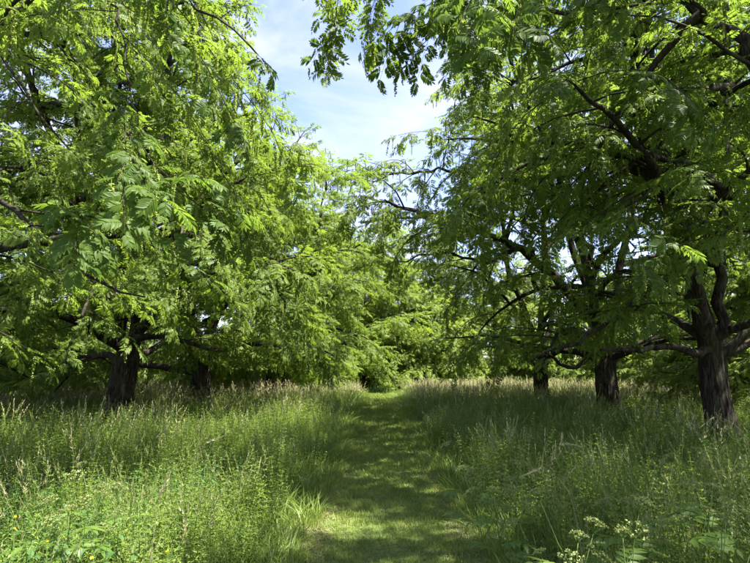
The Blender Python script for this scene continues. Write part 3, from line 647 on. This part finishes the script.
while r0 < 62:
    r1 = r0 * 1.08; wide_ang = R(58); area = wide_ang * (r1 * r1 - r0 * r0); n = int(area * density(r0))
    for _ in range(n):
        rr = math.sqrt(rg.uniform(r0 * r0, r1 * r1)); a = rg.uniform(-wide_ang, wide_ang); x, y = rr * math.sin(a) + CAM.x, rr * math.cos(a)
        e = edge(x, y)
        if e < -.02 and y < 47: continue
        if e < 0: e = .05
        lod = max(1.0, (rr / 7) ** .62)
        hgt = (.55 + .45 * min(1, e / .7)) * (.98 + .30 * nz2(x, y, .35, 1) + .42 * nz2(x, y, 1.1, 2) + .2 * nz2(x, y, 2.6, 4)) * (1.0 + .12 * min(1, max(0, (rr - 6) / 10)))
        if x < -1.5 and 2.8 < y < 6.2: hgt *= .84
        if min(math.hypot(x - a_, y - b_) for a_, b_ in ((7.75, 12.5), (8.2, 19.6), (8.1, 27.2), (-8.3, 17), (-8.1, 24))) < .95: hgt *= .55
        tint = .35 + .45 * nz2(x, y, .22, 5) + .25 * nz2(x, y, 1.1, 6)
        u = rg.random(); far = min(1, max(0, (y - 16) / 12)); outer = min(1, max(0, (abs(x) - 11) / 3)); pale = max(far, outer) * min(1, max(.4, .85 + 1.0 * nz2(x, y, .28, 51)))
        herby = 1.0 + .9 * nz2(x, y, .30, 9) + (.25 if x < -2.2 and y < 15 else 0); herby *= 1 - .6 * pale
        if e < .35 and u < .85: B['lush'].add(x, y, hgt * .95, lod, tint - .1)
        elif u < .10 + .42 * pale: B['seedp' if rg.random() < .12 + .88 * pale else 'seedg'].add(x, y, hgt * (.95 + .1 * pale), lod, rg.uniform(.1, .9))
        elif u < .10 + .42 * pale + .45 * herby:
            if x < -1.9 and y < 7.5 and rg.random() < .6: B['broad'].add(x, y, hgt * 1.0, lod, tint)
            elif math.hypot(x - 7.7, y - 11.6) < 1.7: B['broad'].add(x, y, hgt * 1.1, lod, tint)
            else: B['herb'].add(x, y, hgt * 1.15, lod, tint + .15)
        else: B['grass' if rg.random() < .75 else 'lush'].add(x, y, hgt * 1.1, lod, tint)
    r0 = r1
B['grass'].emit('meadow_grass', 'grass', 'long green meadow grass on both sides of the path', 'grass')
B['lush'].emit('lush_grass', 'lush', 'broad-bladed bright grass edging the mown path', 'grass')
B['seedg'].emit('flowering_grass', 'seedg', 'thin green flowering grass stems through the meadow', 'grass')
B['seedp'].emit('seeding_grass', 'seedp', 'pale buff seeding grass in the sunlit far meadow', 'grass')
B['herb'].emit('meadow_herbs', 'herb', 'yellowish small-leaved herbs tangled in the meadow', 'herbs')
B['broad'].emit('broad_herbs', 'broad', 'dark broad-leaved herbs at the lower left', 'herbs')
y = 1.5
while y < 47:
    lod = max(1.0, (y / 6) ** .7); st = .07 * lod
    n = max(1, int(1.9 / st))
    for k in range(n):
        x = path_cx(y) + rg.uniform(-1.0, 1.0) * (1 + .012 * max(0, y - 12)); e = edge(x, y)
        if e > .12: continue
        tint = .35 + .4 * nz2(x, y, .8, 21) + .3 * nz2(x, y, 3.1, 22)
        worn = nz2(x, y, 1.4, 41) + .5 * nz2(x, y, 4.5, 42)
        if worn > .52 and rg.random() < .6:
            B['straw'].add(x, y, 1, lod, rg.uniform(0, 1), .05); continue
        B['turf'].add(x, y + rg.uniform(-st, st), lod * (1.0 + .5 * nz2(x, y, 1.7, 23) + (.9 if e > -.08 else 0)) * rg.uniform(.7, 1.25), lod * 1.15, tint, .1)
        if rg.random() < (.05 + (.5 if e > -.22 else 0)): B['straw'].add(x, y + rg.uniform(-st, st), 1, lod, rg.uniform(0, 1), .05)
    y += st * .8
B['turf'].emit('path_turf', 'turf', 'short mown grass covering the path', 'grass')
B['straw'].emit('grass_clippings', 'straw', 'dry pale clippings along the edges of the mown path', 'clippings')

# ------------------------------------------------------------------ single plants that stand out of the meadow
def gpt(u, v, h):
    """ground point below the photo pixel (u, v), taken at height h"""
    d = CROT @ Vector(((u - 375) / FPX, (281.5 - v) / FPX, -1)); k = (h - CAM.z) / d.z; p = CAM + d * k
    return Vector((p.x, p.y, zground(p.x, p.y)))

NL = []
for i in range(3):
    mb = MB(); rng = random.Random(700 + i); d = Vector((1, 0, -.15)); leaflet(mb, Vector((.012, 0, 0)), d, Vector((0, 0, 1)), .085, .046, 3, 0, .22, .25)
    mb.tube([(0, 0, 0), (.014, 0, 0)], [.0012, .0012], 3, 0); NL.append(mb.mesh('nettle_leaf', [M['nettle']]))
def nettle(p, h, seed, label, group):
    rng = random.Random(seed); t = thing('nettle', p, label, 'plant', group, rng.uniform(0, 6.28)); mb = MB(); n = 9; q = Vector((0, 0, -.02)); pts = []; lx, ly = rng.gauss(0, .1), rng.gauss(0, .1)
    for i in range(n + 1):
        pts.append(q.copy()); q = q + Vector((lx * i / n, ly * i / n, 1)).normalized() * h / n
    mb.tube(pts, [.0035 - .002 * i / n for i in range(n + 1)], 5, 0); mb.build('stem', M['nettle'], t)
    for i in range(2, n + 1):
        sc = rng.uniform(.85, 1.15) * (1.15 - .75 * max(0, i / n - .55) / .45)
        for k in (0, 1):
            o = bpy.data.objects.new('leaf', rng.choice(NL)); o.location = pts[i]; o.rotation_euler = (rng.gauss(0, .2), rng.uniform(-.25, .45), i * 1.57 + k * math.pi + rng.gauss(0, .2)); o.scale = (sc,) * 3; link(o, t)
for k, (u, v) in enumerate([(14, 505), (38, 515), (62, 500), (88, 512), (30, 540), (58, 535), (80, 548), (108, 530), (12, 552), (100, 490), (128, 520), (46, 555), (70, 478), (118, 505)]):
    nettle(gpt(u, v, .84), .84 + .06 * math.sin(k * 2.3), 720 + k, 'broad-leaved green nettle in the patch at the lower left corner', 'nettles at the lower left')

def umbel_mesh(seed, r=.05):
    rng = random.Random(seed); mb = MB(); n = 11
    for k in range(n):
        a = 2.4 * k; t = math.sqrt((k + .4) / n); e = Vector((math.cos(a) * t * r, math.sin(a) * t * r, r * (1.05 - .45 * t * t)))
        mb.tube([(0, 0, 0), e * .6 + Vector((0, 0, .004)), e], [.0011, .0008, .0007], 3, 0, cap=False)
        for j in range(9):
            d = Vector((rng.gauss(0, 1), rng.gauss(0, 1), rng.uniform(.1, 1.2))).normalized(); c = e + d * .011; s_ = d.orthogonal().normalized() * .0032; u_ = d.cross(s_)
            mb.add([c - d * .006, c + s_, c + d * .005, c - s_, c + u_, c - u_], [(0, 1, 2), (0, 2, 3), (0, 4, 2), (0, 2, 5)], 1)
    return mb.mesh('umbel', [M['herb'], M['umbel']])
UM = [umbel_mesh(760 + i, .042 + .008 * i) for i in range(3)]
PL = []
for i in range(2):
    mb = MB(); compound_leaf(mb, Matrix.Identity(4), random.Random(770 + i), .24, 4, 2, True, .8); me = mb.mesh('umbel_leaf', [M['herb'], M['herb']]); PL.append(me)
def cow_parsley(p, h, seed, label, lean=(0, 0), nb=5):
    rng = random.Random(seed); t = thing('cow_parsley', p, label, 'plant', 'cow parsley gone to seed'); mb = MB()
    main = [Vector((lean[0] * (i / 6) ** 1.5, lean[1] * (i / 6) ** 1.5, h * .86 * i / 6 - .02)) for i in range(7)]
    mb.tube(main, [.0050 - .0004 * i for i in range(7)], 6, 0); tips = [(main[-1], Vector((lean[0], lean[1], 1)))]
    for k in range(nb):
        q, d = along(main, .42 + .5 * k / nb); a = k * 2.3 + rng.uniform(-.4, .4); l_ = h * rng.uniform(.22, .36)
        br = [q, q + Vector((math.cos(a) * .45, math.sin(a) * .45, .7)) * l_ * .55, q + Vector((math.cos(a) * .62, math.sin(a) * .62, 1.25)) * l_ * .85]
        mb.tube(br, [.0028, .0022, .0016], 5, 0); tips.append((br[-1], (br[-1] - br[-2]).normalized()))
        lf = bpy.data.objects.new('leaf', PL[k % 2]); lf.matrix_local = mat_dir(q, (math.cos(a + .5), math.sin(a + .5), .35), (0, 0, 1)) @ Matrix.Scale(rng.uniform(.8, 1.15), 4); link(lf, t)
    mb.build('stem', M['herb'], t)
    for q, d in tips:
        o = bpy.data.objects.new('umbel', rng.choice(UM)); o.location = q; o.rotation_mode = 'QUATERNION'; o.rotation_quaternion = d.normalized().to_track_quat('Z', 'Y'); o.scale = (rng.uniform(.8, 1.25),) * 3; link(o, t)
for k, (u, v, h, lb, ln) in enumerate([(662, 456, .95, 'tallest pale cow parsley in seed, in the shade below the thick right trunk', (.1, 0)), (684, 462, .9, 'pale cow parsley in seed just right of the tallest one', (.16, 0)), (640, 474, .88, 'cow parsley in seed left of the tallest one on the right', (-.1, 0)), (708, 492, .85, 'cow parsley in seed nearest the right edge of the meadow', (.05, 0)),
        (486, 452, .85, 'cow parsley leaning over the right edge of the path', (-.18, 0)), (500, 470, .8, 'leafy cow parsley just right of the one leaning over the path', (-.05, 0)), (512, 446, .85, 'cow parsley behind the one leaning over the path', (.02, 0)),
        (95, 468, .85, 'pale cow parsley above the nettles on the left', (.05, 0)), (78, 486, .8, 'cow parsley among the nettles on the left', (-.04, 0)), (620, 500, .85, 'cow parsley in the middle of the right foreground meadow', (0, 0)), (560, 508, .8, 'cow parsley nearest the path in the right foreground', (.08, 0))]):
    h *= 1.14; cow_parsley(gpt(u, v, h * 1.02), h, 780 + k, lb, ln, 4 + k % 3)

mb = MB()
for k in range(5):
    a = 2 * math.pi * k / 5; d = Vector((math.cos(a), math.sin(a), .55)); leaflet(mb, Vector((0, 0, 0)), d, Vector((0, 0, 1)), .017, .017, 3, 0, .15, -.3)
mb.tube([(0, 0, 0), (0, 0, .006)], [.004, .003], 6, 1); BUT = mb.mesh('buttercup_flower', [M['yellow'], M['umbel']])
for k, (u, v, lb) in enumerate([(92, 559, 'yellow buttercup lowest in the photo at the lower left'), (15, 518, 'upper of two yellow buttercups close to the left edge'), (14, 530, 'lower of two yellow buttercups close to the left edge'), (47, 543, 'yellow buttercup between the left edge and the lowest one'), (168, 552, 'yellow buttercup right of the lowest one'), (520, 463, 'yellow buttercup in the right meadow beside the path')]):
    p = gpt(u, v, .74); t = thing('buttercup', p, lb, 'flower', 'buttercups'); mb = MB(); mb.tube([(0, 0, 0), (.02, .01, .4), (0, 0, .74)], [.0018, .0015, .0012], 4, 0); mb.build('stem', M['herb'], t)
    o = bpy.data.objects.new('flower', BUT); o.location = (0, 0, .74); o.rotation_euler = (.5, .1 * k, k); o.scale = (.75,) * 3; link(o, t)

def seed_stalk(p, pts, seed, label, head=.14):
    rng = random.Random(seed); t = thing('grass_stalk', p, label, 'grass', 'pale arching grass stalks'); mb = MB(); q = smooth_pts([Vector(x) for x in pts], .06)
    mb.tube(q, [.0032 - .0018 * i / len(q) for i in range(len(q))], 5, 0); mb.build('stem', M['straw'], t)
    mb = MB(); panicle(mb, rng, q[-3], q[-1] - q[-3], head, 0, 1.0, 46); mb.build('seed_head', M['seed'], t)
p = gpt(746, 440, .85); seed_stalk(p, [(.05, 0, 0), (.02, 0, .5), (0, 0, .85), (-.16, 0, 1.03), (-.34, 0, 1.08), (-.46, 0, 1.0)], 801, 'pale arching grass stalk in front of the thick right trunk', .18)
p = gpt(575, 500, .8); seed_stalk(p, [(.05, 0, 0), (.02, 0, .5), (-.04, 0, .85), (-.2, 0, 1.0), (-.3, 0, .96)], 802, 'pale arching grass stalk in the right foreground meadow')
p = gpt(545, 470, .8); seed_stalk(p, [(0, 0, 0), (0, 0, .5), (.05, 0, .85), (.16, 0, 1.02), (.27, 0, 1.0)], 803, 'pale grass stalk curving right above the meadow right of the path')
p = gpt(190, 470, .8); seed_stalk(p, [(0, 0, 0), (0, 0, .5), (.05, 0, .85), (.12, 0, 1.02), (.2, 0, 1.05)], 804, 'pale grass stalk standing out of the left meadow')
p = gpt(150, 540, .75); seed_stalk(p, [(0, 0, 0), (0, 0, .5), (.02, 0, .8), (.03, 0, .95), (.05, 0, 1.0)], 805, 'upright pale grass stalk at the lower left beside the nettles')

t = thing('grass_tussock', (-.2, 43, 0), 'dark green grass tussock in the middle of the far end of the path', 'grass'); mb = MB(); rng = random.Random(9)
for k in range(420):
    a = rng.uniform(0, 6.28); r = .95 * math.sqrt(rng.random()); blade(mb, r * math.cos(a), r * math.sin(a) * .7, a + rng.uniform(-1, 1), rng.uniform(.5, .95), .02, rng.uniform(0, .2), rng.uniform(.1, .8), 3, 0, -.02)
mb.build('blades', M['nettle'], t)['kind'] = 'stuff'
